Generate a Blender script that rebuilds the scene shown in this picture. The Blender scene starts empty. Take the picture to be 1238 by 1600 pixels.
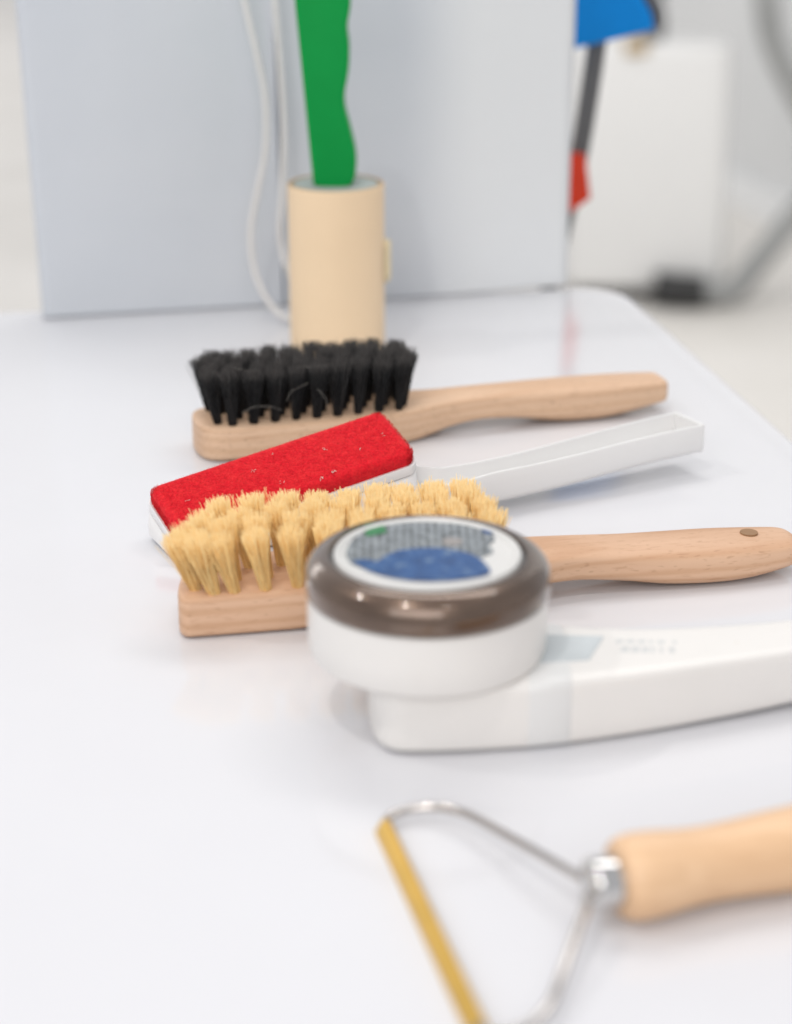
import bpy, bmesh, math, random
from mathutils import Vector, Matrix, Euler
R = math.radians
random.seed(7)
S = bpy.context.scene
COL = S.collection

# ------------------------------------------------------------------ camera
cam_d = bpy.data.cameras.new('camera'); cam = bpy.data.objects.new('camera', cam_d); COL.objects.link(cam)
cam.location = (0, 0, 0.305); cam.rotation_euler = (R(90 - 21), 0, 0)
cam_d.sensor_fit = 'VERTICAL'; cam_d.sensor_height = 36.0; cam_d.lens = 2950 / 1600 * 36
cam_d.clip_start = 0.02; cam_d.clip_end = 60
cam_d.dof.use_dof = True; cam_d.dof.focus_distance = 0.795; cam_d.dof.aperture_fstop = 4.9
S.camera = cam

# ------------------------------------------------------------------ light
W = bpy.data.worlds.new('World'); S.world = W; W.use_nodes = True
bg = W.node_tree.nodes['Background']; bg.inputs[0].default_value = (0.955, 0.965, 1.0, 1); bg.inputs[1].default_value = 0.58
def area(name, loc, target, sx, sy, power, col, shape='RECTANGLE'):
    l = bpy.data.lights.new(name, 'AREA'); l.shape = shape; l.size = sx; l.size_y = sy; l.energy = power; l.color = col
    o = bpy.data.objects.new(name, l); COL.objects.link(o); o.location = loc
    o.rotation_euler = (Vector(target) - Vector(loc)).to_track_quat('-Z', 'Y').to_euler()
    return o
area('front_fill', (-0.35, -1.2, 1.10), (0.0, 0.80, 0.02), 1.7, 1.1, 18, (1.0, 0.985, 0.975))  # added soft fill behind the camera, brightens table and front faces
area('rear_fill', (0.2, 1.9, 2.3), (0.7, 4.3, -0.75), 2.0, 1.6, 50, (1.0, 0.985, 0.96))  # added overhead fill, brightens the floor and appliance behind the table
area('far_fill', (-4.6, 7.0, 2.4), (-2.0, 8.0, -0.75), 2.4, 4.0, 115, (1.0, 0.985, 0.96))  # second added fill off to the left, lifts the distant floor
for i, (x, y) in enumerate(((-1.45, 0.70), (-0.45, -0.05), (0.50, -0.60))):      # small round ceiling spots
    area('ceiling_spot', (x, y, 1.9), (0, 0.7, 0), 0.05, 0.05, (6.0, 6.0, 1.5)[i], (1, 0.97, 0.93), 'DISK')
V = S.view_settings
V.view_transform = 'Standard'; V.look = 'None'; V.exposure = 0.07; V.gamma = 1.0; V.use_curve_mapping = False
S.cycles.use_denoising = True
S.cycles.max_bounces = 8

# ------------------------------------------------------------------ materials
class N:
    def __init__(s, name):
        s.m = bpy.data.materials.new(name); s.m.use_nodes = True; s.t = s.m.node_tree
        s.b = s.t.nodes['Principled BSDF']
    def n(s, typ, **kw):
        o = s.t.nodes.new('ShaderNode' + typ)
        for k, v in kw.items():
            if k in o.inputs: o.inputs[k].default_value = v
            else: setattr(o, k, v)
        return o
    def l(s, a, b): s.t.links.new(a, b)
    def set(s, **kw):
        for k, v in kw.items():
            k = k.replace('_', ' ')
            s.b.inputs[k].default_value = v
        return s
    def coord(s, scale=(1, 1, 1), rot=(0, 0, 0)):
        tc = s.n('TexCoord'); mp = s.n('Mapping'); mp.inputs['Scale'].default_value = scale; mp.inputs['Rotation'].default_value = rot
        s.l(tc.outputs['Object'], mp.inputs['Vector']); return mp.outputs['Vector']
    def noise(s, vec, scale, detail=4, rough=0.5, dist=0.0):
        o = s.n('TexNoise'); o.inputs['Scale'].default_value = scale; o.inputs['Detail'].default_value = detail
        o.inputs['Roughness'].default_value = rough; o.inputs['Distortion'].default_value = dist
        s.l(vec, o.inputs['Vector']); return o.outputs['Fac']
    def ramp(s, fac, stops):
        o = s.n('ValToRGB'); e = o.color_ramp.elements
        while len(e) < len(stops): e.new(0.5)
        for i, (p, c) in enumerate(stops): e[i].position = p; e[i].color = (*c, 1) if len(c) == 3 else c
        s.l(fac, o.inputs['Fac']); return o.outputs['Color']
    def mix(s, fac, a, b, typ='MIX'):
        o = s.n('MixRGB', blend_type=typ)
        for v, k in ((fac, 'Fac'), (a, 'Color1'), (b, 'Color2')):
            if isinstance(v, (int, float)): o.inputs[k].default_value = v
            elif isinstance(v, tuple): o.inputs[k].default_value = (*v, 1)
            else: s.l(v, o.inputs[k])
        return o.outputs['Color']
    def bump(s, h, strength, dist=0.001):
        o = s.n('Bump'); o.inputs['Strength'].default_value = strength; o.inputs['Distance'].default_value = dist
        s.l(h, o.inputs['Height']); s.l(o.outputs['Normal'], s.b.inputs['Normal'])
    def col(s, c): s.l(c, s.b.inputs['Base Color']); return s
    def rgh(s, f, lo, hi):
        o = s.n('MapRange'); o.inputs['To Min'].default_value = lo; o.inputs['To Max'].default_value = hi
        s.l(f, o.inputs['Value']); s.l(o.outputs['Result'], s.b.inputs['Roughness'])

def plain(name, c, rough=0.45, metal=0.0, spec=0.5, var=0.05, scale=60, bump=0.0):
    k = N(name); k.set(Roughness=rough, Metallic=metal); k.b.inputs['Specular IOR Level'].default_value = spec
    v = k.coord(); f = k.noise(v, scale, 5)
    k.col(k.ramp(f, [(0.3, tuple(x * (1 - var) for x in c)), (0.7, tuple(min(1, x * (1 + var)) for x in c))]))
    k.rgh(f, rough * 0.9, rough * 1.12)
    if bump: k.bump(k.noise(v, scale * 8, 3), bump, 0.0004)
    return k.m

def wood(name, light, mid, dark, rot=(0, 0, 0), rings=1.0):
    k = N(name); k.set(Roughness=0.5); k.b.inputs['Specular IOR Level'].default_value = 0.35
    v = k.coord((6, 60, 60), rot)
    base = k.noise(v, 1.0, 4, 0.55, 0.6)
    c1 = k.ramp(base, [(0.3, mid), (0.68, light)])
    # growth-ring lines
    wv = k.n('TexWave', wave_type='BANDS', bands_direction='Z'); k.l(k.coord((14, 60, 170), (rot[0], rot[1] + R(13), rot[2] + R(4))), wv.inputs['Vector'])
    wv.inputs['Scale'].default_value = 0.45; wv.inputs['Distortion'].default_value = 8.0; wv.inputs['Detail'].default_value = 3; wv.inputs['Detail Scale'].default_value = 0.9
    rl = k.ramp(wv.outputs['Fac'], [(0.0, (1, 1, 1)), (0.55, (0.95, 0.93, 0.9)), (0.93, (0.86, 0.79, 0.72))])
    c2 = k.mix(0.8 * rings, c1, rl, 'MULTIPLY')
    # fine pores stretched along the grain, and beech flecks
    p = k.noise(k.coord((90, 900, 900), rot), 1.0, 2, 0.6)
    c3 = k.mix(k.ramp(p, [(0.58, (0, 0, 0)), (0.72, (0.45, 0.45, 0.45))]), c2, dark)
    fl = k.noise(k.coord((260, 1100, 1100), rot), 1.0, 0, 0.5)
    c4 = k.mix(k.ramp(fl, [(0.70, (0, 0, 0)), (0.80, (0.38, 0.38, 0.38))]), c3, tuple(x * 0.8 for x in dark))
    k.col(c4); k.bump(p, 0.12, 0.0004)
    return k.m

M = {}
M['wood'] = wood('beech_wood', (0.72, 0.47, 0.315), (0.635, 0.40, 0.26), (0.46, 0.24, 0.13))
M['wood_grey'] = wood('weathered_beech_wood', (0.71, 0.49, 0.33), (0.63, 0.415, 0.275), (0.38, 0.22, 0.13), rings=0.7)
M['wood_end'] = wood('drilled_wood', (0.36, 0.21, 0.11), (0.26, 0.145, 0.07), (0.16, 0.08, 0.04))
k = N('varnished_pine'); k.set(Roughness=0.38)
f = k.noise(k.coord((14, 160, 160)), 1, 6, 0.6, 0.8); k.col(k.ramp(f, [(0.3, (0.70, 0.44, 0.25)), (0.7, (0.83, 0.56, 0.345))])); M['pine'] = k.m
M['plastic'] = plain('white_plastic', (0.77, 0.76, 0.75), 0.32, var=0.012, scale=40)
M['plastic_matte'] = plain('satin_white_plastic', (0.80, 0.79, 0.785), 0.42, var=0.012, scale=40)
M['plastic_warm'] = plain('warm_white_plastic', (0.79, 0.765, 0.735), 0.30, var=0.012, scale=40)
M['seam'] = plain('dark_seam_grey', (0.30, 0.28, 0.27), 0.7)  # dark grey of the parting seam
M['grey_inset'] = plain('pale_grey_plastic', (0.55, 0.585, 0.60), 0.5, spec=0.2, var=0.12, scale=30)
M['print_grey'] = plain('grey_print', (0.60, 0.605, 0.60), 0.6, spec=0.2)
M['blue'] = plain('blue_plastic', (0.0, 0.225, 0.66), 0.55, spec=0.2, var=0.03)
M['green'] = plain('green_plastic', (0.0, 0.275, 0.05), 0.45, spec=0.18, var=0.03)
M['orange'] = plain('orange_red_plastic', (0.66, 0.05, 0.02), 0.5, spec=0.2, var=0.04)
M['dark'] = plain('dark_grey_plastic', (0.11, 0.11, 0.113), 0.5)
M['black'] = plain('black_rubber', (0.025, 0.025, 0.025), 0.6)
M['hose'] = plain('grey_hose_plastic', (0.36, 0.365, 0.36), 0.5)
M['tan'] = plain('tan_plastic', (0.45, 0.33, 0.18), 0.5)
M['tape'] = plain('cream_adhesive_paper', (0.85, 0.65, 0.43), 0.55, var=0.02, scale=20)
M['tape_edge'] = plain('tape_roll_edge', (0.42, 0.28, 0.15), 0.6, var=0.12, scale=300)
M['flap'] = plain('pale_tape_tab', (0.82, 0.68, 0.42), 0.5)
M['hub'] = plain('grey_core_cap', (0.36, 0.395, 0.385), 0.8, spec=0.1)
M['rope'] = plain('cream_cord', (0.72, 0.70, 0.68), 0.8, var=0.06, scale=500)
M['appliance'] = plain('appliance_white_paint', (0.74, 0.735, 0.725), 0.4, var=0.01, scale=4)
M['chrome'] = plain('chrome', (0.66, 0.65, 0.64), 0.10, metal=1.0, var=0.02)
M['steel'] = plain('plated_wire', (0.56, 0.525, 0.50), 0.16, metal=1.0, var=0.03)
M['brass'] = plain('brass_blade', (0.74, 0.46, 0.10), 0.33, metal=0.85, var=0.06, scale=90)
M['band'] = plain('cool_white_plastic', (0.735, 0.732, 0.722), 0.35, var=0.012, scale=40)
M['rim'] = plain('off_white_rim_plastic', (0.68, 0.67, 0.65), 0.3, var=0.02, scale=80)
M['pale_ink'] = plain('pale_grey_ink', (0.60, 0.60, 0.585), 0.6, spec=0.15, var=0.1, scale=300)
M['lint'] = plain('pale_lint', (0.75, 0.62, 0.55), 0.9)
M['lint_grey'] = plain('grey_lint_hair', (0.30, 0.28, 0.25), 0.8)

k = N('smoky_brown_lacquer'); k.set(Roughness=0.27, Metallic=0.7); k.b.inputs['Coat Weight'].default_value = 0.9; k.b.inputs['Coat Roughness'].default_value = 0.05
f = k.noise(k.coord((1, 1, 2.5)), 30, 4); k.col(k.ramp(f, [(0.35, (0.085, 0.052, 0.034)), (0.70, (0.20, 0.132, 0.094))])); M['smoke'] = k.m

k = N('gloss_white_table_lacquer'); k.set(Roughness=0.12); k.b.inputs['Specular IOR Level'].default_value = 0.5
v = k.coord(); f = k.noise(v, 3.0, 5, 0.6); k.col(k.ramp(f, [(0.35, (0.695, 0.692, 0.716)), (0.65, (0.722, 0.721, 0.744))]))
k.rgh(k.noise(v, 9.0, 6, 0.65), 0.07, 0.15); k.bump(k.noise(v, 25, 3), 0.03, 0.001); M['table'] = k.m

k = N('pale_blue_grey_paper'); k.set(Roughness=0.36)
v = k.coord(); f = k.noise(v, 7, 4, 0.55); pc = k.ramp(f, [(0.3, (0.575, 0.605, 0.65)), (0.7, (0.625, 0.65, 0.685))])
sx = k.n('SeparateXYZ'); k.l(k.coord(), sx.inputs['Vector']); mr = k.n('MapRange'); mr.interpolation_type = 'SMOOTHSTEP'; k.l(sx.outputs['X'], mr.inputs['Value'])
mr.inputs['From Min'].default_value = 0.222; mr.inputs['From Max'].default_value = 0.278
k.col(k.mix(mr.outputs['Result'], pc, (0.75, 0.765, 0.775))); k.bump(k.noise(v, 14, 4), 0.25, 0.004); M['paper'] = k.m  # brighter light on the right strip is painted in as a gradient
M['paper_side'] = plain('lit_side_paper', (0.68, 0.715, 0.75), 0.4, var=0.02, scale=8)  # lighter copy of the paper, carries the strip's painted brightness

k = N('cream_floor_vinyl'); k.set(Roughness=0.4)
f = k.noise(k.coord(), 2.5, 6, 0.6); k.col(k.ramp(f, [(0.3, (0.71, 0.68, 0.635)), (0.7, (0.80, 0.77, 0.73))])); M['floor'] = k.m
M['wall'] = plain('grey_wall_paint', (0.66, 0.665, 0.665), 0.7, var=0.03, scale=3)
M['skirting'] = plain('light_grey_skirting', (0.78, 0.785, 0.785), 0.5)

k = N('red_velour'); k.set(Roughness=0.85); k.b.inputs['Sheen Weight'].default_value = 0.06; k.b.inputs['Specular IOR Level'].default_value = 0.2
f = k.noise(k.coord(), 800, 3, 0.7); g2 = k.noise(k.coord(), 240, 4, 0.7)
c = k.ramp(f, [(0.3, (0.56, 0.005, 0.014)), (0.62, (0.78, 0.010, 0.024)), (0.86, (0.88, 0.06, 0.06))])
c = k.mix(k.ramp(g2, [(0.42, (0, 0, 0)), (0.72, (0.5, 0.5, 0.5))]), c, (0.88, 0.045, 0.045))
k.col(c); k.bump(f, 0.6, 0.001); M['velour'] = k.m

def bristle_mat(name, stops, tip, rough, trans=0.0):
    k = N(name); k.set(Roughness=rough); k.b.inputs['Specular IOR Level'].default_value = 0.3
    a = k.n('Attribute'); a.attribute_name = 'shade'; b = k.n('Attribute'); b.attribute_name = 'along'
    c = k.ramp(a.outputs['Fac'], stops)
    cc = k.mix(k.ramp(b.outputs['Fac'], [(0.90, (0, 0, 0)), (1.0, (0.6, 0.6, 0.6))]), c, tip); k.col(cc)
    if trans:
        tr = k.n('BsdfTranslucent'); k.l(cc, tr.inputs['Color']); mx = k.n('MixShader'); mx.inputs['Fac'].default_value = trans
        out = k.t.nodes['Material Output']; k.l(k.b.outputs['BSDF'], mx.inputs[1]); k.l(tr.outputs['BSDF'], mx.inputs[2]); k.l(mx.outputs['Shader'], out.inputs['Surface'])
    return k.m
M['bristle_black'] = bristle_mat('black_horsehair', [(0, (0.006, 0.006, 0.007)), (0.7, (0.012, 0.012, 0.013)), (1, (0.055, 0.05, 0.047))], (0.085, 0.075, 0.07), 0.38)
M['bristle_yellow'] = bristle_mat('straw_fibre', [(0, (0.94, 0.61, 0.235)), (0.6, (0.98, 0.685, 0.295)), (1, (0.99, 0.76, 0.38))], (0.99, 0.78, 0.44), 0.5)

M['bristle_shed'] = plain('shed_straw_fibre', (0.80, 0.62, 0.42), 0.6)
# foil with fine perforations
k = N('perforated_foil'); k.set(Roughness=0.5, Metallic=0.2)
vv = k.coord((1, 1, 1)); vo = k.n('TexVoronoi'); vo.inputs['Scale'].default_value = 360; vo.inputs['Randomness'].default_value = 0.15; k.l(vv, vo.inputs['Vector'])
f = k.noise(vv, 260, 5, 0.7)
c = k.ramp(f, [(0.32, (0.15, 0.165, 0.175)), (0.5, (0.27, 0.295, 0.315)), (0.7, (0.37, 0.395, 0.41))])
k.col(k.mix(k.ramp(vo.outputs['Distance'], [(0.30, (0.95, 0.95, 0.95)), (0.45, (0, 0, 0))]), c, (0.02, 0.022, 0.025))); M['foil'] = k.m
k = N('blue_print'); k.set(Roughness=0.3); f = k.noise(k.coord(), 210, 4, 0.65)
k.col(k.ramp(f, [(0.35, (0.008, 0.050, 0.165)), (0.54, (0.014, 0.085, 0.26)), (0.68, (0.13, 0.20, 0.30))])); M['blue_print'] = k.m
M['green_print'] = plain('green_print', (0.03, 0.20, 0.07), 0.35, var=0.15, scale=200)

# ------------------------------------------------------------------ mesh helpers
def link(name, me, mat=None, parent=None, smooth=True, auto=None):
    o = bpy.data.objects.new(name, me); COL.objects.link(o)
    if mat is not None and not me.materials: me.materials.append(M[mat] if isinstance(mat, str) else mat)
    if smooth:
        for p in me.polygons: p.use_smooth = True
        if auto is not None:
            sharpen(me, auto)
    if parent: o.parent = parent
    return o
def sharpen(me, deg):
    bm = bmesh.new(); bm.from_mesh(me)
    for e in bm.edges:
        if len(e.link_faces) == 2 and e.calc_face_angle(0) > R(deg): e.smooth = False
    bm.to_mesh(me); bm.free()
def pyd(name, vs, fs):
    me = bpy.data.meshes.new(name); me.from_pydata([tuple(v) for v in vs], [], fs)
    bm = bmesh.new(); bm.from_mesh(me); bmesh.ops.recalc_face_normals(bm, faces=bm.faces); bm.to_mesh(me); bm.free()
    return me
def loft(name, rings, closed=True, caps=True, loop=False):
    n = len(rings[0]); vs = [p for r in rings for p in r]; fs = []
    m = len(rings)
    for i in range(m if loop else m - 1):
        a, b = i * n, ((i + 1) % m) * n
        for j in range(n if closed else n - 1):
            q = (j + 1) % n; fs.append((a + j, a + q, b + q, b + j))
    if caps and not loop:
        fs.append(tuple(range(n - 1, -1, -1))); fs.append(tuple((m - 1) * n + j for j in range(n)))
    return pyd(name, vs, fs)
def lathe(name, prof, seg=64, caps=True):
    rings = [[(r * math.cos(2 * math.pi * j / seg), r * math.sin(2 * math.pi * j / seg), z) for j in range(seg)] for r, z in prof]
    return loft(name, rings, caps=caps)
def smooth_path(pts, sub=8):
    P = [Vector(p) for p in pts]; out = []
    for i in range(len(P) - 1):
        p0 = P[max(i - 1, 0)]; p1 = P[i]; p2 = P[i + 1]; p3 = P[min(i + 2, len(P) - 1)]
        for j in range(sub):
            t = j / sub
            out.append(0.5 * ((2 * p1) + (p2 - p0) * t + (2 * p0 - 5 * p1 + 4 * p2 - p3) * t * t + (3 * p1 - p0 - 3 * p2 + p3) * t ** 3))
    out.append(P[-1]); return out
def tube(name, pts, r, seg=12, sub=8, flat=1.0, loop=False):
    P = smooth_path(pts, sub) if sub > 1 else [Vector(p) for p in pts]
    rings = []; up = Vector((0, 0, 1))
    for i, p in enumerate(P):
        t = (P[min(i + 1, len(P) - 1)] - P[max(i - 1, 0)]).normalized()
        u = up - t * up.dot(t)
        if u.length < 1e-3: u = Vector((0, 1, 0)) - t * t.y
        u.normalize(); up = u; w = t.cross(u)
        rr = r(i / (len(P) - 1)) if callable(r) else r
        rings.append([p + (w * math.cos(a) * rr + u * math.sin(a) * rr * flat) for a in [2 * math.pi * j / seg for j in range(seg)]])
    return loft(name, rings)
def superell(a, b, n, seg):
    out = []
    for j in range(seg):
        t = 2 * math.pi * j / seg; c, s = math.cos(t), math.sin(t)
        out.append((a * math.copysign(abs(c) ** (2 / n), c), b * math.copysign(abs(s) ** (2 / n), s)))
    return out
def rrect(a, b, r, k=6):
    out = []
    for cx, cy, st in ((a - r, b - r, 0), (-a + r, b - r, 90), (-a + r, -b + r, 180), (a - r, -b + r, 270)):
        for j in range(k + 1):
            t = R(st + 90 * j / k); out.append((cx + r * math.cos(t), cy + r * math.sin(t)))
    return out
def poly_plate(name, outline, z0, z1, bev=0.0, seg=2):
    bm = bmesh.new(); vs = [bm.verts.new((x, y, z0)) for x, y in outline]; f = bm.faces.new(vs)
    r = bmesh.ops.extrude_face_region(bm, geom=[f])
    for v in r['geom']:
        if isinstance(v, bmesh.types.BMVert): v.co.z = z1
    bmesh.ops.recalc_face_normals(bm, faces=bm.faces)
    if bev:
        ed = [e for e in bm.edges if abs(e.verts[0].co.z - e.verts[1].co.z) < 1e-6]
        bmesh.ops.bevel(bm, geom=ed, offset=bev, segments=seg, profile=0.5, affect='EDGES', clamp_overlap=True)
    me = bpy.data.meshes.new(name); bm.to_mesh(me); bm.free(); return me
def box(name, sx, sy, sz, bev=0.0, seg=3):
    bm = bmesh.new(); bmesh.ops.create_cube(bm, size=1)
    for v in bm.verts: v.co = Vector((v.co.x * sx, v.co.y * sy, (v.co.z + 0.5) * sz))
    if bev: bmesh.ops.bevel(bm, geom=list(bm.edges), offset=bev, segments=seg, profile=0.5, affect='EDGES')
    me = bpy.data.meshes.new(name); bm.to_mesh(me); bm.free(); return me
def thing(name, label, cat, loc=(0, 0, 0), rz=0.0, group=None):
    o = bpy.data.objects.new(name, None); COL.objects.link(o); o.location = loc; o.rotation_euler = (0, 0, rz); o.empty_display_size = 0.02
    o['label'] = label; o['category'] = cat
    if group: o['group'] = group
    return o
def linterp(tab, s):      # smooth Catmull-Rom through unevenly spaced knots
    if s <= tab[0][0]: return tab[0][1]
    for i in range(len(tab) - 1):
        a, va = tab[i]; b, vb = tab[i + 1]
        if s <= b:
            t = (s - a) / (b - a); h = b - a
            m0 = (vb - tab[max(i - 1, 0)][1]) / (b - tab[max(i - 1, 0)][0]); q = tab[min(i + 2, len(tab) - 1)]; m1 = (q[1] - va) / (q[0] - a)
            return (2*t**3 - 3*t*t + 1) * va + (t**3 - 2*t*t + t) * h * m0 + (-2*t**3 + 3*t*t) * vb + (t**3 - t*t) * h * m1
    return tab[-1][1]
def interp(tab, s):
    if s <= tab[0][0]: return tab[0][1]
    for (a, va), (b, vb) in zip(tab, tab[1:]):
        if s <= b:
            t = (s - a) / (b - a); t = t * t * (3 - 2 * t); return va + (vb - va) * t
    return tab[-1][1]

# ------------------------------------------------------------------ setting
FZ = -0.75
fl = link('floor', pyd('floor', [(-9, -3, FZ), (9, -3, FZ), (9, 16, FZ), (-9, 16, FZ)], [(0, 1, 2, 3)]), 'floor', smooth=False); fl['kind'] = 'structure'
wd = Vector((-0.097, 0.438, 0)).normalized(); wn = Vector((wd.y, -wd.x, 0))
w0 = Vector((1.003, 4.715, FZ)) - wd * 2.2
def wallbox(name, p, length, th, h):
    a = p; b = p + wd * length; c = b + wn * th; d = a + wn * th; z = Vector((0, 0, h))
    return pyd(name, [a, b, c, d, a + z, b + z, c + z, d + z], [(0, 1, 2, 3), (4, 5, 6, 7), (0, 1, 5, 4), (1, 2, 6, 5), (2, 3, 7, 6), (3, 0, 4, 7)])
wl = link('wall', wallbox('wall', w0 - Vector((0, 0, 0.02)), 9.5, 0.1, 2.8), 'wall', smooth=False); wl['kind'] = 'structure'
link('skirting_board', wallbox('skirting_board', w0 - wn * 0.018 + Vector((0, 0, 0.001)), 9.4, 0.016, 0.085), 'skirting', wl, smooth=False)

# table: its own frame, turned 9.6 degrees
TA = R(9.6)
table = thing('table', 'glossy white table top with rounded corner carrying all the brushes', 'table', (0, 0, 0), TA)
def table_outline(x0, x1, y0, y1, r):
    out = []
    for cx, cy, st in ((x1 - r, y1 - r, 0), (x0 + r, y1 - r, 90), (x0 + r, y0 + r, 180), (x1 - r, y0 + r, 270)):
        for j in range(13):
            t = R(st + 90 * j / 12); out.append((cx + r * math.cos(t), cy + r * math.sin(t)))
    return out
link('table_top', poly_plate('table_top', table_outline(-0.62, 0.3458, 0.10, 1.1685, 0.036), -0.028, 0.0, 0.004, 4), 'table', table, auto=40)
for x, y in ((-0.54, 0.18), (0.26, 0.18), (-0.54, 1.08), (0.26, 1.08)):
    o = link('table_leg', lathe('table_leg', [(0.017, FZ + 0.001), (0.017, FZ + 0.02), (0.022, -0.06), (0.022, -0.0285)], 20), 'plastic', table, auto=40); o.location = (x, y, 0)

# ------------------------------------------------------------------ floor-standing appliance
ap = thing('cleaning_appliance', 'tall white floor appliance box with grey hose, blurred behind the table corner', 'appliance', (0.548, 4.16, FZ), R(-3))
def rbox(name, sx, sy, z0, z1, r, taper=1.0):
    rings = []
    e = 0.02
    for z, k in ((z0, 0.94), (z0 + e * 0.4, 0.985), (z0 + e, 1.0), (z1 - e, taper), (z1 - e * 0.35, taper * 0.985), (z1, taper * 0.93)):
        rings.append([(x * k, y * k, z) for x, y in rrect(sx / 2, sy / 2, r)])
    return loft(name, rings)
link('housing', rbox('housing', 0.345, 0.30, 0.035, 0.555, 0.03, 0.945), 'appliance', ap, auto=50)
link('base_plate', rbox('base_plate', 0.29, 0.26, 0.022, 0.045, 0.03), 'dark', ap, auto=50)
for x, y in ((0.07, -0.11), (-0.11, -0.11), (0.07, 0.11), (-0.11, 0.11)):
    me = lathe('castor', [(0.0005, -0.03), (0.02, -0.03), (0.024, -0.024), (0.024, 0.024), (0.02, 0.03), (0.0005, 0.03)], 20)
    o = link('castor', me, 'black', ap, auto=40); o.location = (x, y, 0.0245); o.rotation_euler = (0, R(90), 0)
link('hose_connector', tube('hose_connector', [(0.02, -0.165, 0.045), (0.09, -0.175, 0.04), (0.125, -0.175, 0.04)], 0.034, 16, 4), 'black', ap, auto=40)
link('lid_knob', tube('lid_knob', [(-0.005, -0.05, 0.55), (0.0, -0.05, 0.60), (-0.01, -0.05, 0.66)], lambda t: 0.03 - 0.012 * t, 16, 4), 'dark', ap, auto=40)
link('latch', box('latch', 0.05, 0.02, 0.03, 0.006), 'tan', ap).location = (-0.04, -0.142, 0.535)
hp = smooth_path([(0.12, -0.175, 0.04), (0.19, -0.17, 0.042), (0.24, -0.16, 0.10), (0.31, -0.16, 0.20), (0.375, -0.16, 0.29), (0.35, -0.16, 0.375), (0.285, -0.16, 0.48), (0.235, -0.16, 0.58), (0.215, -0.16, 0.68), (0.19, -0.12, 0.80), (0.10, -0.08, 0.86), (0.03, -0.06, 0.80), (0.0, -0.05, 0.655)], 14)
link('hose', tube('hose', hp, lambda t: 0.027 + 0.0022 * (1 if int(t * 340) % 2 else -1), 14, 2), 'hose', ap)

# ------------------------------------------------------------------ pole tool behind the bag
TX = -0.020
tl = thing('pole_tool', 'bright blue tool head on dark pole with orange red grip, partly behind bag', 'tool', (TX, 1.36, FZ))
def rel(x, z): return (x - TX, 0, z - FZ)
link('pole', tube('pole', [rel(TX, FZ), rel(0.030, -0.45), rel(0.082, -0.20), rel(0.1175, -0.016), rel(0.1320, 0.06), rel(0.1420, 0.14), rel(0.1440, 0.16)], 0.0068, 12, 6), 'dark', tl)
me = poly_plate('tool_head', [(x - TX, z - FZ) for x, z in [(0.1045, 0.127), (0.1177, 0.1327), (0.1491, 0.1395), (0.1802, 0.1470), (0.1775, 0.1580), (0.1700, 0.1700), (0.1620, 0.1790), (0.150, 0.1885), (0.135, 0.195), (0.1045, 0.197)]], -0.014, 0.014, 0.004, 3)
o = link('tool_head', me, 'blue', tl, auto=40); o.rotation_euler = (R(90), 0, 0)
me = poly_plate('grip', [(x - TX, z - FZ) for x, z in [(0.110, 0.0610), (0.1352, 0.0605), (0.1400, 0.0290), (0.1245, 0.0175), (0.106, 0.012)]], -0.012, 0.012, 0.0015, 2)
o = link('grip', me, 'orange', tl, auto=40); o.rotation_euler = (R(90), 0, 0)
link('trigger_edge', tube('trigger_edge', [rel(0.1835, 0.149), rel(0.182, 0.160), rel(0.174, 0.172), rel(0.166, 0.182)], 0.0045, 10, 5), 'dark', tl)

# ------------------------------------------------------------------ paper bag
b0 = Vector((-0.2168, 1.1261)); b1 = Vector((0.1135, 1.2005)); bang = math.atan2(b1.y - b0.y, b1.x - b0.x); BL = (b1 - b0).length; BH = 0.34
bag = thing('paper_bag', 'pale blue grey paper carrier bag standing at the back of the table', 'bag', (b0.x, b0.y, 0.0005), bang)
def bagfront(s, z):           # local depth of the front face: a crease, a soft bulge and a folded right margin
    t = s / BL
    y = -0.0018 * math.sin(math.pi * t) * math.sin(math.pi * min(1, z / BH)) + 0.0012 * math.sin(7 * t + 9 * z) * min(1, z / 0.05)
    d = abs(s - 0.1495 - 0.004 * (0.2 - z))
    if d < 0.0016: y += 0.0060 * (1 - d / 0.0016)
    if t > 0.772: y += (s - 0.772 * BL) * 0.10
    return y
ss = sorted(set([i / 60 * BL for i in range(61)] + [0.1495 - 0.004 * 0 + d for d in (-0.0016, -0.0008, 0, 0.0008, 0.0016, -0.0024, 0.0024)] + [0.772 * BL]))
zs = [0, 0.002] + [i / 24 * BH for i in range(1, 25)]
lean = 0.0   # left edge flares out towards the top
def bx(s, z): return s - 0.018 * z * (1 - s / BL)
vs, fs = [], []
for z in zs:
    for s in ss:
        s2 = s + (0.004 * (0.2 - z) if abs(s - 0.1495) < 0.003 else 0)
        vs.append((bx(s2, z), bagfront(s2, z), z))
n = len(ss)
for i in range(len(zs) - 1):
    for j in range(n - 1): fs.append((i * n + j, i * n + j + 1, (i + 1) * n + j + 1, (i + 1) * n + j))
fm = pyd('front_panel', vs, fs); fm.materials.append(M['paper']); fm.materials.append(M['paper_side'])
for p in fm.polygons:
    p.use_smooth = True
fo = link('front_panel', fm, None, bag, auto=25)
sd = fo.modifiers.new('thickness', 'SOLIDIFY'); sd.thickness = 0.0006; sd.offset = 1
D = 0.014
def sheet(name, pts, mat='paper'):
    o = link(name, pyd(name, pts, [(0, 1, 2, 3)]), mat, bag, smooth=False)
    m = o.modifiers.new('thickness', 'SOLIDIFY'); m.thickness = 0.0006
    return o
sheet('back_panel', [(bx(0, 0) + 0.001, D, 0), (BL - 0.001, D + 0.006, 0), (BL - 0.001, D + 0.006, BH), (bx(0, BH) + 0.001, D, BH)])
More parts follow.
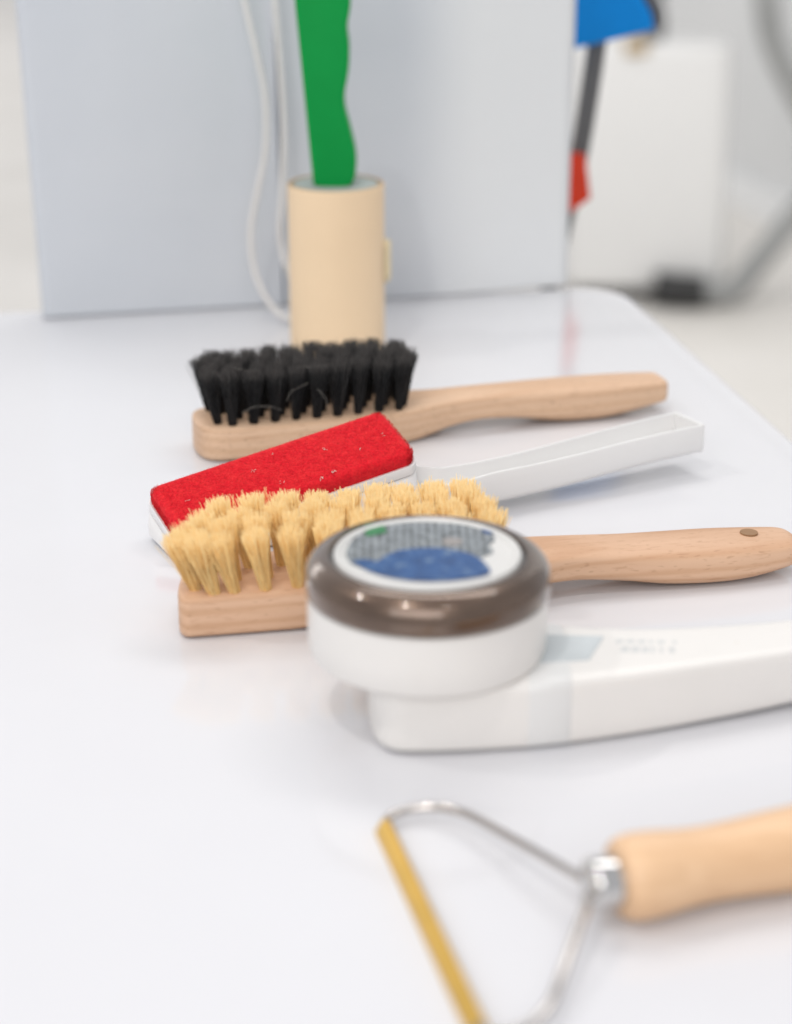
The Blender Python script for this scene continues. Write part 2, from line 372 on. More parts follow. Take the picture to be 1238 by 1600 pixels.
sheet('side_panel', [(0.0006, 0.001, 0), (0.0006, D - 0.001, 0), (bx(0, BH) + 0.0006, D - 0.001, BH), (bx(0, BH) + 0.0006, 0.001, BH)])
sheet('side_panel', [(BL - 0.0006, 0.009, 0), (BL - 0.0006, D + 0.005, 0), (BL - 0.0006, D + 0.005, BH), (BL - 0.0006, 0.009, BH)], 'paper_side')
inv = Matrix.Translation((b0.x, b0.y, 0.0005)) @ Matrix.Rotation(bang, 4, 'Z'); inv.invert()
rp = [(-0.100, 1.142, 0.315), (-0.0975, 1.134, 0.265), (-0.0917, 1.13, 0.2183), (-0.0881, 1.13, 0.1897), (-0.0822, 1.13, 0.1606), (-0.0776, 1.13, 0.1346), (-0.0779, 1.13, 0.1044), (-0.0836, 1.13, 0.0776), (-0.0881, 1.13, 0.0541), (-0.0864, 1.128, 0.0304), (-0.0782, 1.122, 0.0123), (-0.066, 1.115, 0.0032), (-0.045, 1.112, 0.0030), (-0.038, 1.118, 0.0032), (-0.046, 1.125, 0.006), (-0.062, 1.131, 0.020), (-0.0708, 1.136, 0.0463), (-0.069, 1.139, 0.0776), (-0.0674, 1.141, 0.1158), (-0.0690, 1.141, 0.1532), (-0.0712, 1.14, 0.1897), (-0.0733, 1.14, 0.2183), (-0.074, 1.142, 0.265), (-0.075, 1.148, 0.315)]
link('rope_handle', tube('rope_handle', [inv @ Vector(p) for p in rp], 0.0017, 10, 8), 'rope', bag)

# ------------------------------------------------------------------ lint roller standing on end
lr = thing('lint_roller', 'cream tape lint roller with wavy green handle, standing upright before the bag', 'lint roller', (-0.0338, 1.0555, 0.0004), 0)
RR, RH = 0.0272, 0.0975
link('tape_roll', lathe('tape_roll', [(RR - 0.004, 0), (RR - 0.0004, 0), (RR, 0.0005), (RR, 0.02), (RR, 0.06), (RR, RH - 0.0006), (RR - 0.0004, RH - 0.0002)], 72, False), 'tape', lr, auto=30)
link('roll_edge', lathe('roll_edge', [(RR - 0.0004, RH - 0.0004), (RR - 0.0006, RH), (RR - 0.0025, RH), (RR - 0.0027, RH - 0.003), (RR - 0.0034, RH - 0.004), (0.001, RH - 0.004)], 72, False), 'tape_edge', lr, auto=30)
link('core_cap', lathe('core_cap', [(RR - 0.0032, RH - 0.0038), (RR - 0.0029, RH - 0.0008), (RR - 0.0036, RH - 0.0003), (0.012, RH - 0.0004), (0.001, RH - 0.0006)], 64), 'hub', lr, auto=40)
gr = [(-0.046, 0.0981), (-0.0475, 0.1142), (-0.0499, 0.1424), (-0.0522, 0.1701), (-0.0545, 0.1973), (-0.0563, 0.2273), (-0.0540, 0.2380), (-0.0420, 0.2420), (-0.0310, 0.2360), (-0.0272, 0.2207), (-0.0253, 0.2057), (-0.0247, 0.194), (-0.0265, 0.1831), (-0.0255, 0.1736), (-0.026, 0.1598), (-0.0282, 0.1477), (-0.028, 0.1396), (-0.0252, 0.1284), (-0.0225, 0.116), (-0.0222, 0.1063), (-0.0237, 0.0999), (-0.0273, 0.0966), (-0.0338, 0.0955), (-0.041, 0.0960)]
gp = smooth_path([(a, b, 0) for a, b in gr] + [(gr[0][0], gr[0][1], 0)], 4)[:-1]
o = link('handle', poly_plate('handle', [(p.x + 0.0338, p.y) for p in gp], -0.0100, 0.0100, 0.0040, 5), 'green', lr, auto=25); o.rotation_euler = (R(90), 0, 0)
fp = smooth_path([(RR + 0.0002, -0.006, 0), (RR + 0.0012, -0.001, 0), (RR + 0.0030, 0.002, 0), (RR + 0.0036, 0.0045, 0)], 4)
fv = []; ff = []
for i, p in enumerate(fp):
    z0 = 0.0405 + 0.003 * abs(i / len(fp) - 0.4); z1 = 0.0660 - 0.004 * (i / len(fp)) ** 2
    for j in range(5): fv.append((p.x, p.y, z0 + (z1 - z0) * j / 4 + 0.0006 * math.sin(i + j)))
for i in range(len(fp) - 1):
    for j in range(4): ff.append((i * 5 + j, i * 5 + j + 1, i * 5 + j + 6, i * 5 + j + 5))
o = link('tape_tab', pyd('tape_tab', fv, ff), 'flap', lr); o.modifiers.new('thickness', 'SOLIDIFY').thickness = 0.00025

# ------------------------------------------------------------------ brushes
def tuft_mesh(name, nf, length, rb, rt, rad, curl, seed, mat):
    rnd = random.Random(seed); vs = []; fs = []; sh = []; al = []
    for i in range(nf):
        a = rnd.random() * 2 * math.pi; q = math.sqrt(rnd.random())
        b = Vector((q * rb * math.cos(a), q * rb * math.sin(a), -0.001))
        a2 = a + rnd.gauss(0, 0.35); q2 = q * (0.85 + 0.3 * rnd.random())
        L = length * (0.91 + 0.12 * rnd.random()) * (1 - 0.015 * q * q)
        if rnd.random() < 0.05: L *= 1.05; q2 *= 1.3
        t = Vector((q2 * rt * math.cos(a2), q2 * rt * math.sin(a2), L))
        t += Vector((rnd.gauss(0, curl), rnd.gauss(0, curl), 0))
        mid = b.lerp(t, 0.5); mid.x *= 0.86; mid.y *= 0.86; mid += Vector((rnd.gauss(0, curl * 0.3), rnd.gauss(0, curl * 0.3), 0))
        s = rnd.random(); base = len(vs); ph = rnd.random() * 6
        for kq, p in enumerate((b, mid, t)):
            rr = rad * (1.0, 0.95, 0.75)[kq]
            for j in range(3):
                w = ph + j * 2.094; vs.append(p + Vector((rr * math.cos(w), rr * math.sin(w), 0))); sh.append(s); al.append(kq / 2)
        for kq in range(2):
            for j in range(3):
                c, d = base + kq * 3 + j, base + kq * 3 + (j + 1) % 3; fs.append((c, d, d + 3, c + 3))
        fs.append((base + 6, base + 7, base + 8))
    me = bpy.data.meshes.new(name); me.from_pydata([tuple(v) for v in vs], [], fs)
    for nm, data in (('shade', sh), ('along', al)):
        at = me.attributes.new(nm, 'FLOAT', 'POINT'); at.data.foreach_set('value', data)
    me.materials.append(M[mat])
    for p in me.polygons: p.use_smooth = True
    return me

def brush_body(name, L, wid, zb, zt, nexp, mat, parent, endr, tailr, cut=0.0):
    N_ = 120; rings = []
    for i in range(N_ + 1):
        u = i / N_
        s = L * (0.5 - 0.5 * math.cos(math.pi * u)) if True else L * u
        s = min(max(s, 0.00005), L - 0.00005)
        w = linterp(wid, s); b = max(0.0, linterp(zb, s)); t = linterp(zt, s); c = 0.0
        if s < endr: w *= max(0.02, 1 - (1 - s / endr) ** 2.9) ** (1 / 2.9)
        edge = 0.0
        if s < 0.004: edge = 0.0010 * (1 - s / 0.004) ** 2
        if s > L - tailr:
            q = (s - (L - tailr)) / tailr; w *= max(0.02, 1 - q ** 3.4) ** (1 / 3.4); edge = 0.003 * q ** 6
        b += edge; t -= edge
        n = interp(nexp, s); h = (t - b) / 2; z = (t + b) / 2
        w0_ = linterp(wid, s); fade = max(0.0, 1 - s / 0.05)
        rings.append([(s + cut * (y + w0_) * fade, y, z + zz) for y, zz in superell(w, h, n, 40)])
    return link(name, loft(name, rings), mat, parent, auto=60)

def add_tufts(parent, spots, meshes):
    for i, (s, y, z, ax, ay, sc) in enumerate(spots):
        o = bpy.data.objects.new('bristle_tuft', meshes[i % len(meshes)]); COL.objects.link(o); o.parent = parent
        o.location = (s, y, z); o.rotation_euler = (Euler((ax, ay, 0)).to_matrix() @ Matrix.Rotation(random.random() * 6.283, 3, 'Z')).to_euler(); q = 0.88 + 0.24 * random.random(); o.scale = (q, q, sc)

# black bristle brush
BA = R(17.0)
bb = thing('black_brush', 'wooden handled brush with black bristles, lying behind the red lint brush', 'brush', (-0.0985, 0.8762, 0.0003), BA)
LB = 0.2495
brush_body('wooden_body', LB,
    [(0, 0.0195), (0.05, 0.0212), (0.095, 0.0205), (0.125, 0.0135), (0.145, 0.0118), (0.19, 0.0138), (0.215, 0.0138), (LB, 0.0105)],
    [(0, 0.0), (0.10, 0.0), (0.112, 0.0006), (0.140, 0.0050), (0.160, 0.0045), (0.19, 0.0004), (0.215, 0.0004), (LB, 0.0055)],
    [(0, 0.0172), (0.10, 0.0172), (0.14, 0.0188), (0.18, 0.0192), (0.22, 0.0184), (LB, 0.0172)],
    [(0, 9), (0.1, 9), (0.13, 5.0), (0.17, 3.6), (LB, 4.5)], 'wood_grey', bb, 0.016, 0.006)
blk = [tuft_mesh('bristle_tuft_black', 260, 0.0280, 0.0020, 0.0046, 0.00012, 0.0011, 40 + i, 'bristle_black') for i in range(6)]
spots = []
for r, y in enumerate((-0.0148, -0.0052, 0.0052, 0.0148)):
    cols = 9
    for c in range(cols):
        s = (0.0160 if r % 2 == 0 else 0.0110) + c * 0.0105
        if r in (0, 3) and s < 0.012: s += 0.004
        if r in (1, 2) and c == 0: s -= 0.001
        e = (s - 0.058) / 0.05
        tilt_along = 0.02 * e - 0.13 * (max(0, -e - 0.45) / 0.55) ** 1.3 + 0.07 * (max(0, e - 0.6) / 0.4) ** 2
        spots.append((s, y, 0.0170, -y / 0.0148 * 0.11 + random.gauss(0, 0.02), tilt_along + random.gauss(0, 0.025), 0.97 + 0.06 * random.random()))
spots += [(0.0095, -0.0110, 0.017, 0.05, -0.15, 0.98), (0.0100, 0.0110, 0.017, -0.05, -0.14, 0.98), (0.1035, -0.0095, 0.017, 0.05, 0.10, 1.0), (0.1035, 0.0, 0.017, 0.0, 0.10, 1.0), (0.1035, 0.0095, 0.017, -0.04, 0.10, 1.0)]
add_tufts(bb, spots, blk)
for pts in ([(0.020, -0.0185, 0.0240), (0.026, -0.0200, 0.0269), (0.034, -0.0195, 0.0260), (0.040, -0.0180, 0.0231)], [(0.042, -0.0195, 0.0281), (0.044, -0.0205, 0.0331), (0.049, -0.0205, 0.0352), (0.053, -0.0190, 0.0364)],
            [(0.062, -0.0195, 0.0231), (0.061, -0.0210, 0.0281), (0.057, -0.0205, 0.0331)], [(0.05, -0.012, 0.0426), (0.058, -0.016, 0.0431), (0.066, -0.013, 0.0426)], [(0.017, -0.004, 0.0431), (0.022, -0.012, 0.0435), (0.03, -0.014, 0.0426)]):
    link('lint_hair', tube('lint_hair', pts, 0.00010, 5, 5), 'lint_grey', bb)

# straw bristle brush
YA = R(11.8)
yb = thing('straw_brush', 'wooden handled brush with straw yellow bristles and a hole in its handle', 'brush', (-0.0850, 0.6780, 0.0003), YA)
LY = 0.262
yw = brush_body('wooden_body', LY,
    [(0, 0.0215), (0.06, 0.0228), (0.115, 0.0220), (0.148, 0.0150), (0.165, 0.0132), (0.205, 0.0152), (0.230, 0.0155), (LY, 0.0115)],
    [(0, 0.0), (0.045, 0.0), (0.060, 0.0010), (0.11, 0.0048), (0.16, 0.0060), (0.18, 0.0040), (0.205, 0.0005), (0.235, 0.0005), (LY, 0.0050)],
    [(0, 0.0168), (0.12, 0.0175), (0.16, 0.0185), (0.19, 0.0175), (0.225, 0.0165), (LY, 0.0150)],
    [(0, 10), (0.12, 9), (0.15, 4.5), (0.19, 3.2), (LY, 3.6)], 'wood', yb, 0.008, 0.014, 0.24); yw.location.x = -0.0042
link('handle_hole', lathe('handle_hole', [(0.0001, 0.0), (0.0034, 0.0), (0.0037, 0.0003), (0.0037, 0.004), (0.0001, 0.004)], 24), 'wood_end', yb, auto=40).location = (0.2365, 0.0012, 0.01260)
yel = [tuft_mesh('bristle_tuft_straw', 270, 0.0256, 0.0023, 0.0054, 0.00017, 0.0007, 70 + i, 'bristle_yellow') for i in range(6)]
spots = []
ROWS = [[(0.0056, -0.0120), (0.0122, -0.0168)] + [(0.0196 + 0.0005 * (c == 0) + c * 0.0124, -0.0174) for c in range(9)],
        [(0.0100 + c * 0.0122, -0.0062) for c in range(10)], [(0.0165 + c * 0.0126, 0.0050) for c in range(9)], [(0.0235 + c * 0.0118, 0.0146) for c in range(9)]]
for row in ROWS:
    for s, y in row:
        e = (s - 0.064) / 0.058
        ta = 0.02 * e - 0.32 * (max(0, -e - 0.05) / 0.95) ** 1.2 + 0.05 * (max(0, e - 0.65) / 0.35) ** 2
        spots.append((s, y, 0.0166 + 0.0007 * min(1, s / 0.12), -y / 0.016 * 0.12 + random.gauss(0, 0.02), ta + random.gauss(0, 0.03), 0.98 + 0.06 * random.random()))
add_tufts(yb, spots, yel)
for pts in ([(0.128, 0.040, 0.0004), (0.136, 0.0375, 0.0012), (0.142, 0.040, 0.0006), (0.149, 0.0455, 0.0004)], [(0.131, 0.033, 0.0004), (0.139, 0.0345, 0.0008), (0.147, 0.0335, 0.0004)]):
    link('shed_bristle', tube('shed_bristle', pts, 0.00010, 5, 6), 'bristle_shed', yb)

# ------------------------------------------------------------------ red lint brush
e1 = Vector((0.88454, 0.43400, 0.17094)); nrm = Vector((-0.0039, -0.3596, 0.9331)); e2 = nrm.cross(e1).normalized(); nrm = e1.cross(e2).normalized()
PC = Vector((-0.0490, 0.7715, 0.0292))          # middle of the velour's top
LBR = thing('lint_brush', 'lint brush with red velour pad and hollow white handle, between the wooden brushes', 'brush', (PC.x, PC.y, 0))
def LP(a, b, c): return PC + e1 * a + e2 * b + nrm * c - Vector((PC.x, PC.y, 0))
HL, HW = 0.0565, 0.0168
rings = []
for c, k in ((-0.0078, 0.0), (-0.0040, 0.0), (-0.0018, 0.0004), (-0.0006, 0.0013), (-0.0001, 0.0030)):
    rings.append([LP(x, y, c) for x, y in rrect(HL - k, HW - k, 0.0050 - k * 0.5, 8)])
pad_me = loft('velour_pad', rings)
pad = link('velour_pad', pad_me, 'velour', LBR, auto=80)
# pile: short curved threads standing on the pad, too many to count
rnd = random.Random(3); vs, fs = [], []
def fibre(p, d, L, r):
    u = d.orthogonal().normalized(); w = d.cross(u); b = len(vs); ph = rnd.random() * 6
    for j in range(3): t = ph + j * 2.094; vs.append(p + (u * math.cos(t) + w * math.sin(t)) * r)
    side = (u * math.cos(ph) + w * math.sin(ph)) * L * 0.45
    m = p + d * L * 0.65 + side * 0.3
    for j in range(3): t = ph + j * 2.094; vs.append(m + (u * math.cos(t) + w * math.sin(t)) * r * 0.9)
    vs.append(p + d * L + side)
    for j in range(3):
        q = (j + 1) % 3; fs.append((b + j, b + q, b + 3 + q, b + 3 + j)); fs.append((b + 3 + j, b + 3 + q, b + 6))
for i in range(60000):
    x = rnd.uniform(-HL + 0.001, HL - 0.001); y = rnd.uniform(-HW + 0.001, HW - 0.001)
    cx_, cy_ = max(abs(x) - HL + 0.0050, 0), max(abs(y) - HW + 0.0050, 0)
    if math.hypot(cx_, cy_) > 0.0046: continue
    ed = max(0, 0.004 - min(HL - abs(x), HW - abs(y))) / 0.004
    fibre(LP(x, y, -0.0004 - 0.0016 * ed * ed), (nrm + (e2 * rnd.gauss(-0.25, 0.35) + e1 * rnd.gauss(0.1, 0.35)) + (e1 * (x / HL) * ed + e2 * (y / HW) * ed) * 0.5).normalized(), rnd.uniform(0.0004, 0.0008), 0.000062)
outl = rrect(HL, HW, 0.0050, 8)
for i in range(8000):
    j = rnd.randrange(len(outl)); t = rnd.random(); a, b = outl[j], outl[(j + 1) % len(outl)]
    if rnd.random() < 0.6:   # straight sides weigh more
        s_ = rnd.choice((0, 1, 2, 3))
        if s_ < 2: x, y, o_ = rnd.uniform(-HL + 0.006, HL - 0.006), (HW if s_ == 0 else -HW), e2 * (1 if s_ == 0 else -1)
        else: x, y, o_ = (HL if s_ == 2 else -HL), rnd.uniform(-HW + 0.006, HW - 0.006), e1 * (1 if s_ == 2 else -1)
    else:
        x, y = a[0] + (b[0] - a[0]) * t, a[1] + (b[1] - a[1]) * t; o_ = (e1 * x / HL * 0.8 + e2 * y / HW * 0.8).normalized()
    fibre(LP(x, y, rnd.uniform(-0.0075, -0.0015)), (o_ + nrm * 0.5 + e1 * rnd.gauss(0, 0.3) + nrm * rnd.gauss(0, 0.3)).normalized(), rnd.uniform(0.0004, 0.0008), 0.000062)
pm = bpy.data.meshes.new('velour_pile'); pm.from_pydata([tuple(v) for v in vs], [], fs)
po = link('velour_pile', pm, 'velour', pad); po['kind'] = 'stuff'
vs, fs = [], []
for x, y, n_ in ((0.018, -0.0128, 10), (0.0115, -0.0145, 8), (0.021, 0.002, 5), (0.048, -0.001, 4), (-0.012, 0.004, 4), (-0.03, -0.006, 3), (-0.005, -0.009, 3), (0.035, -0.004, 2), (-0.045, 0.0, 3), (0.0, 0.01, 2)):
    for i in range(n_):
        fibre(LP(x + rnd.gauss(0, 0.0007), y + rnd.gauss(0, 0.0005), 0.0005), (nrm * 0.5 + e1 * rnd.gauss(0, 1) + e2 * rnd.gauss(0, 1)).normalized(), rnd.uniform(0.0005, 0.0013), 0.00013)
lm = bpy.data.meshes.new('caught_lint'); lm.from_pydata([tuple(v) for v in vs], [], fs); lo = link('caught_lint', lm, 'lint', pad); lo['kind'] = 'stuff'
# white head: upper tray along the tilted pad, lower shell down to the table
def tray(k, c): return [LP(x, y, c) for x, y in rrect(HL + k, HW + k, 0.0058, 8)]
link('pad_tray', loft('pad_tray', [tray(0.0004, -0.0070), tray(0.0011, -0.0066), tray(0.0014, -0.0070), tray(0.0016, -0.0112), tray(0.0014, -0.0117), tray(0.0004, -0.0117)]), 'plastic_matte', LBR, auto=35)
link('seam', loft('seam', [tray(0.0010, -0.0115), tray(0.0010, -0.0124)]), 'seam', LBR, auto=35)
def low(k, f):      # f: 0 at the seam plane, 1 on the table
    out = []
    for x, y in rrect(HL + k, HW + k, 0.0066, 8):
        p = LP(x, y, -0.0123); q = Vector((p.x, p.y - 0.004, 0.0003)); out.append(p.lerp(q, f))
    return out
link('lower_shell', loft('lower_shell', [low(0.0004, 0), low(0.0014, 0.012), low(0.0017, 0.05), low(0.0022, 0.4), low(0.0018, 0.75), low(0.0, 0.93), low(-0.002, 1.0)]), 'plastic_matte', LBR, auto=40)
# hollow handle: trough open upwards
hs = Vector((0.0130, 0.7835, 0)); he = Vector((0.1390, 0.8545, 0)); hd = (he - hs).normalized(); hw = Vector((-hd.y, hd.x, 0)); HLn = (he - hs).length
o_, i_ = [], []
NS = 30
def wall_profile(t):
    half = interp([(0, 0.0150), (0.10, 0.0105), (0.22, 0.0085), (0.6, 0.0100), (1, 0.0112)], t)
    rim = interp([(0, 0.0215), (0.10, 0.0195), (0.25, 0.0200), (1, 0.0245)], t)
    bot = interp([(0, 0.003), (0.2, 0.0050), (1, 0.0105)], t)
    return half, rim, bot
rings = []
off = Vector((PC.x, PC.y, 0)); th = 0.0013
for i in range(NS + 1):
    t = i / NS; h, rim, bot = wall_profile(t); p = hs + hd * HLn * t - off
    if i == NS: pass
    sec = [(-h + 0.0018, bot), (-h + 0.0004, bot + 0.0009), (-h, bot + 0.003), (-h - 0.0002, rim - 0.0006), (-h + 0.0003, rim), (-h + th, rim), (-h + th + 0.0003, rim - 0.0008), (-h + th + 0.0008, bot + 0.0036), (-h + th + 0.002, bot + 0.0022),
           (h - th - 0.002, bot + 0.0022), (h - th - 0.0008, bot + 0.0036), (h - th - 0.0003, rim - 0.0008), (h - th, rim), (h - 0.0003, rim), (h + 0.0002, rim - 0.0006), (h, bot + 0.003), (h - 0.0004, bot + 0.0009), (h - 0.0018, bot)]
    rings.append([p + hw * a + Vector((0, 0, z)) for a, z in sec])
hnd = link('handle', loft('handle', rings), 'plastic', LBR, auto=50)
h, rim, bot = wall_profile(1)
ew = [p + Vector((0, 0, 0)) for p in [he - off + hw * (-h), he - off + hw * h]]
ring0 = []; ring1 = []
for d_, rg in ((-0.0006, ring0), (0.0012, ring1)):
    for a, z in ((-h, bot + 0.002), (-h + 0.001, bot + 0.0002), (h - 0.001, bot + 0.0002), (h, bot + 0.002), (h + 0.0001, rim + 0.0001), (-h - 0.0001, rim + 0.0001)):
        rg.append(he - off + hd * d_ + hw * a + Vector((0, 0, z)))
link('end_wall', loft('end_wall', [ring0, ring1]), 'plastic', hnd, auto=30)

# ------------------------------------------------------------------ fabric shaver
HC = Vector((0.0108, 0.5965))
fsv = thing('fabric_shaver', 'white fabric shaver with round brown rimmed head and blue printed disc', 'fabric shaver', (HC.x, HC.y, 0.0003))
rings = []
front = [(-0.0195, 0.5632), (-0.004, 0.5630), (0.0176, 0.5637), (0.0504, 0.5682), (0.0842, 0.5775), (0.12, 0.5900), (0.150, 0.6010), (0.19, 0.612)]
back = [(-0.0195, 0.6230), (-0.004, 0.6240), (0.0176, 0.6240), (0.0504, 0.6190), (0.0842, 0.6150), (0.12, 0.6195), (0.150, 0.6270), (0.19, 0.636)]
def body_ring(x, kk, zb, zt):
    f, b = linterp(front, x), linterp(back, x); c, h = (f + b) / 2, (b - f) / 2 * kk; zc, zh = (zb + zt) / 2, (zt - zb) / 2 * (0.35 + 0.65 * kk)
    return [(x - HC.x, c - HC.y + y, zc + z) for y, z in superell(h, zh, 8.0, 56)]
X0, X1 = -0.0098, 0.185
for i in range(71):
    u = i / 70; x = X0 + (X1 - X0) * (0.5 - 0.5 * math.cos(math.pi * u)); kk = 1.0
    if x < X0 + 0.016: kk = max(0.03, 1 - (1 - (x - X0) / 0.016) ** 3) ** (1 / 3)
    if x > X1 - 0.02: kk = max(0.03, 1 - ((x - X1 + 0.02) / 0.02) ** 3) ** (1 / 3)
    zb = linterp([(-0.02, 0.0), (0.06, 0.0), (0.15, 0.0025), (0.19, 0.006)], x); zt = linterp([(-0.02, 0.0262), (0.08, 0.0255), (0.185, 0.0225)], x)
    rings.append(body_ring(x, kk, zb, zt))
bo = link('body', loft('body', rings), 'plastic_warm', fsv, auto=60)
rings = []
for x in (0.0445, 0.0450, 0.0585, 0.0590):
    zt = linterp([(-0.02, 0.0262), (0.08, 0.0255), (0.185, 0.0225)], x)
    k_ = 0.0 if x in (0.0445, 0.0590) else 0.00022
    f, b = linterp(front, x), linterp(back, x)
    rings.append([(x - HC.x, (f + b) / 2 - HC.y + y, zt / 2 + z) for y, z in superell((b - f) / 2 + k_, zt / 2 + k_, 8.0, 56)])
link('joint_band', loft('joint_band', rings), 'band', fsv, auto=60)
link('head', lathe('head', [(0.012, 0.024), (0.0385, 0.0255), (0.0405, 0.0263), (0.0412, 0.028), (0.0415, 0.036), (0.0415, 0.0470), (0.040, 0.0478)], 96), 'plastic_warm', fsv, auto=40)
rp_ = [(0.0395, 0.0476), (0.0414, 0.0477), (0.0422, 0.0484), (0.0424, 0.0500), (0.0424, 0.0530)]
for i in range(1, 11):
    t = R(9 * i); rp_.append((0.0339 + 0.0085 * math.cos(t), 0.0530 + 0.0080 * math.sin(t)))
rp_ += [(0.0335, 0.0602), (0.0332, 0.0590), (0.0331, 0.0575)]
link('collar_groove', lathe('collar_groove', [(0.0336, 0.0570), (0.0336, 0.0592), (0.0320, 0.0592), (0.0320, 0.0570)], 96), 'dark', fsv, auto=40)
link('collar', lathe('collar', rp_, 96), 'smoke', fsv, auto=50)
link('disc_rim', lathe('disc_rim', [(0.0322, 0.0575), (0.0321, 0.0606), (0.0318, 0.0613), (0.0313, 0.0615), (0.0303, 0.0613), (0.0299, 0.0608), (0.0297, 0.0602), (0.001, 0.0602)], 96), 'rim', fsv, auto=50)
def disc_pt(u, v): return ((u - 672) / 152 * 0.0328, -(v - 863) / 58 * 0.0328)
def decal(name, pts, z, th, mat, par, sub=4):
    P = smooth_path([(*disc_pt(*p), 0) for p in pts] + [(*disc_pt(*pts[0]), 0)], sub)[:-1] if sub > 1 else [Vector((*disc_pt(*p), 0)) for p in pts]
    return link(name, poly_plate(name, [(p.x, p.y) for p in P], z, z + th), mat, par, auto=30)
foil = decal('foil', [(542, 862), (552, 840), (580, 823), (620, 814), (672, 811), (730, 815), (768, 826), (782, 838), (770, 850), (776, 860), (752, 872), (764, 884), (740, 892), (690, 893), (630, 893), (585, 888), (552, 878)], 0.0602, 0.0004, 'foil', fsv)
decal('printed_panel', [(553, 876), (575, 873), (594, 876), (606, 867), (632, 858), (665, 855), (700, 856), (738, 864), (760, 878), (767, 893), (745, 900), (700, 905), (650, 905), (605, 898), (575, 888)], 0.0607, 0.00015, 'blue_print', fsv)
decal('printed_patch', [(571, 817), (600, 812), (607, 829), (590, 833), (573, 836)], 0.0607, 0.00015, 'green_print', fsv, 1)
decal('printed_patch', [(763, 820), (786, 829), (772, 832), (762, 829)], 0.0607, 0.00015, 'blue_print', fsv, 1)
decal('dark_print', [(695, 845), (705, 838), (728, 841), (725, 849), (705, 851)], 0.0607, 0.0001, 'seam', fsv)
# handle top: grey inset and lettering too soft to read
def on_top(name, pts, z0, z1, mat, par):
    return link(name, poly_plate(name, [(x - HC.x, y - HC.y) for x, y in pts], z0, z1, 0.0002, 1), mat, par, auto=30)
on_top('switch_panel', [(0.0440, 0.5815), (0.0660, 0.5850), (0.0730, 0.6040), (0.0440, 0.6060)], 0.0246, 0.0262, 'grey_inset', fsv)
rl = random.Random(5)
for row, (y0, hh) in enumerate(((0.5990, 0.0036), (0.5918, 0.0052))):
    x = 0.0765 + row * 0.001
    while x < 0.1090:
        wl_ = rl.uniform(0.0016, 0.0036)
        on_top('letter_mark', [(x, y0), (x + wl_, y0 + wl_ * 0.12), (x + wl_ + 0.0006, y0 + hh), (x + 0.0006, y0 + hh)], 0.0240, 0.02568 - 0.00003 * (x - 0.0765) * 1000, 'print_grey', bo)
        x += wl_ + rl.uniform(0.0004, 0.0009)
o = link('indicator', lathe('indicator', [(0.0002, 0), (0.0011, 0), (0.0012, 0.0004), (0.0002, 0.0010)], 16), 'tan', fsv, auto=40); o.location = (0.1195 - HC.x, 0.6020 - HC.y, 0.0236)

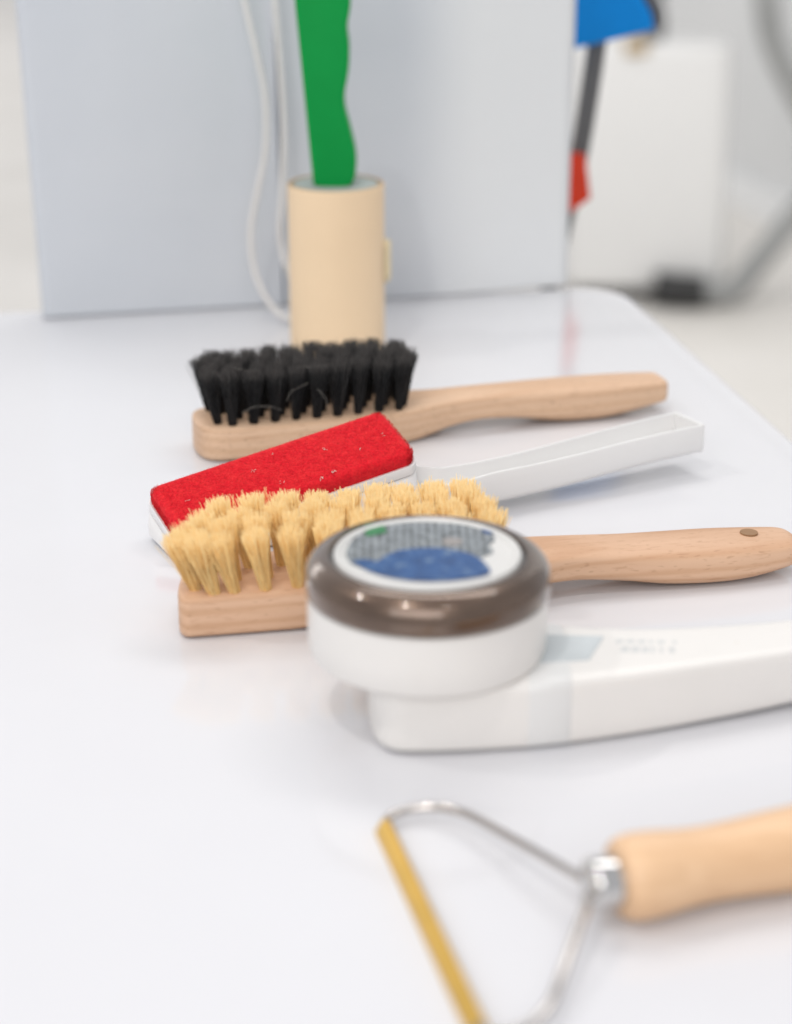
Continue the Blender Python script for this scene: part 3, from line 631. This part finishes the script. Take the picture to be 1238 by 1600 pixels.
# ------------------------------------------------------------------ pet-hair remover in front
bl0 = Vector((-0.0038, 0.5141, 0.0030)); bl1 = Vector((0.0213, 0.4120, 0.0030)); apx = Vector((0.0535, 0.4620, 0.0125))
hrm = thing('lint_scraper', 'triangular wire lint scraper with brass blade and rounded pale wooden handle', 'lint scraper', (0.0087, 0.463, 0.0))
oo = Vector((0.0087, 0.463, 0.0))
P = lambda *p: Vector(p) - oo
wire = [P(-0.0036, 0.5150, 0.0032), P(-0.0014, 0.5190, 0.0036), P(0.0040, 0.5218, 0.0042), P(0.0115, 0.5220, 0.0050), P(0.0182, 0.5188, 0.0058), P(0.0242, 0.5130, 0.0066), P(0.0332, 0.4993, 0.0085), P(0.0440, 0.4827, 0.0108), P(0.0520, 0.4706, 0.0123), P(0.0560, 0.4665, 0.0128)]
wire2 = [P(0.0213, 0.4110, 0.0032), P(0.0240, 0.4075, 0.0036), P(0.0300, 0.4075, 0.0042), P(0.0360, 0.4110, 0.0050), P(0.0405, 0.4170, 0.0060), P(0.0440, 0.4265, 0.0072), P(0.0485, 0.4400, 0.0095), P(0.0525, 0.4520, 0.0115), P(0.0545, 0.4585, 0.0124), P(0.0565, 0.4625, 0.0128)]
link('wire_arm', tube('wire_arm', wire, 0.0014, 12, 8), 'steel', hrm)
link('wire_arm', tube('wire_arm', wire2, 0.0014, 12, 8), 'steel', hrm)
bd = (bl1 - bl0).normalized(); bs = Vector((-bd.y, bd.x, 0)) * -1
rings = []
for i in range(25):
    p = bl0 + (bl1 - bl0) * (-0.012 + 1.024 * i / 24) - oo
    sec = [(-0.0026, 0.0002), (-0.0024, 0.0008), (-0.0010, 0.0034), (0.0006, 0.0048), (0.0022, 0.0044), (0.0028, 0.0030), (0.0022, 0.0012), (0.0008, 0.0006), (-0.0012, 0.0005)]
    rings.append([Vector((p.x, p.y, 0)) + bs * a * -1 + Vector((0, 0, z)) for a, z in sec])
link('blade', loft('blade', rings), 'brass', hrm, auto=50)
hdir = Vector((math.cos(R(18.0)), math.sin(R(18.0)), 0)); f0 = Vector((0.0548, 0.4643, 0.0128)) - oo
def along(name, prof, mat, seg=40, ah=0.0):
    q = hdir.to_track_quat('X', 'Z')
    rings = []
    for s, r in prof:
        rings.append([f0 + hdir * s + (q @ Vector((0, math.cos(t), math.sin(t)))) * r for t in [2 * math.pi * j / seg for j in range(seg)]])
    return link(name, loft(name, rings), mat, hrm, auto=45)
along('ferrule', [(-0.0005, 0.0030), (0.0, 0.0066), (0.0006, 0.0074), (0.0018, 0.0077), (0.0100, 0.0077), (0.0112, 0.0074)], 'chrome')
hp2 = [(0.0088, 0.0068), (0.0090, 0.0100), (0.0098, 0.0112), (0.0115, 0.0121), (0.0145, 0.0126), (0.0180, 0.0126), (0.0230, 0.0122), (0.0300, 0.0114), (0.0380, 0.0110), (0.0470, 0.0113), (0.0580, 0.0120), (0.0700, 0.0125), (0.0850, 0.0126), (0.1000, 0.0120), (0.1080, 0.0110), (0.1130, 0.0090), (0.1155, 0.0055), (0.1160, 0.0010)]
sp = smooth_path([(a, b, 0) for a, b in hp2], 3)
along('wooden_handle', [(p.x, p.y) for p in sp], 'pine')
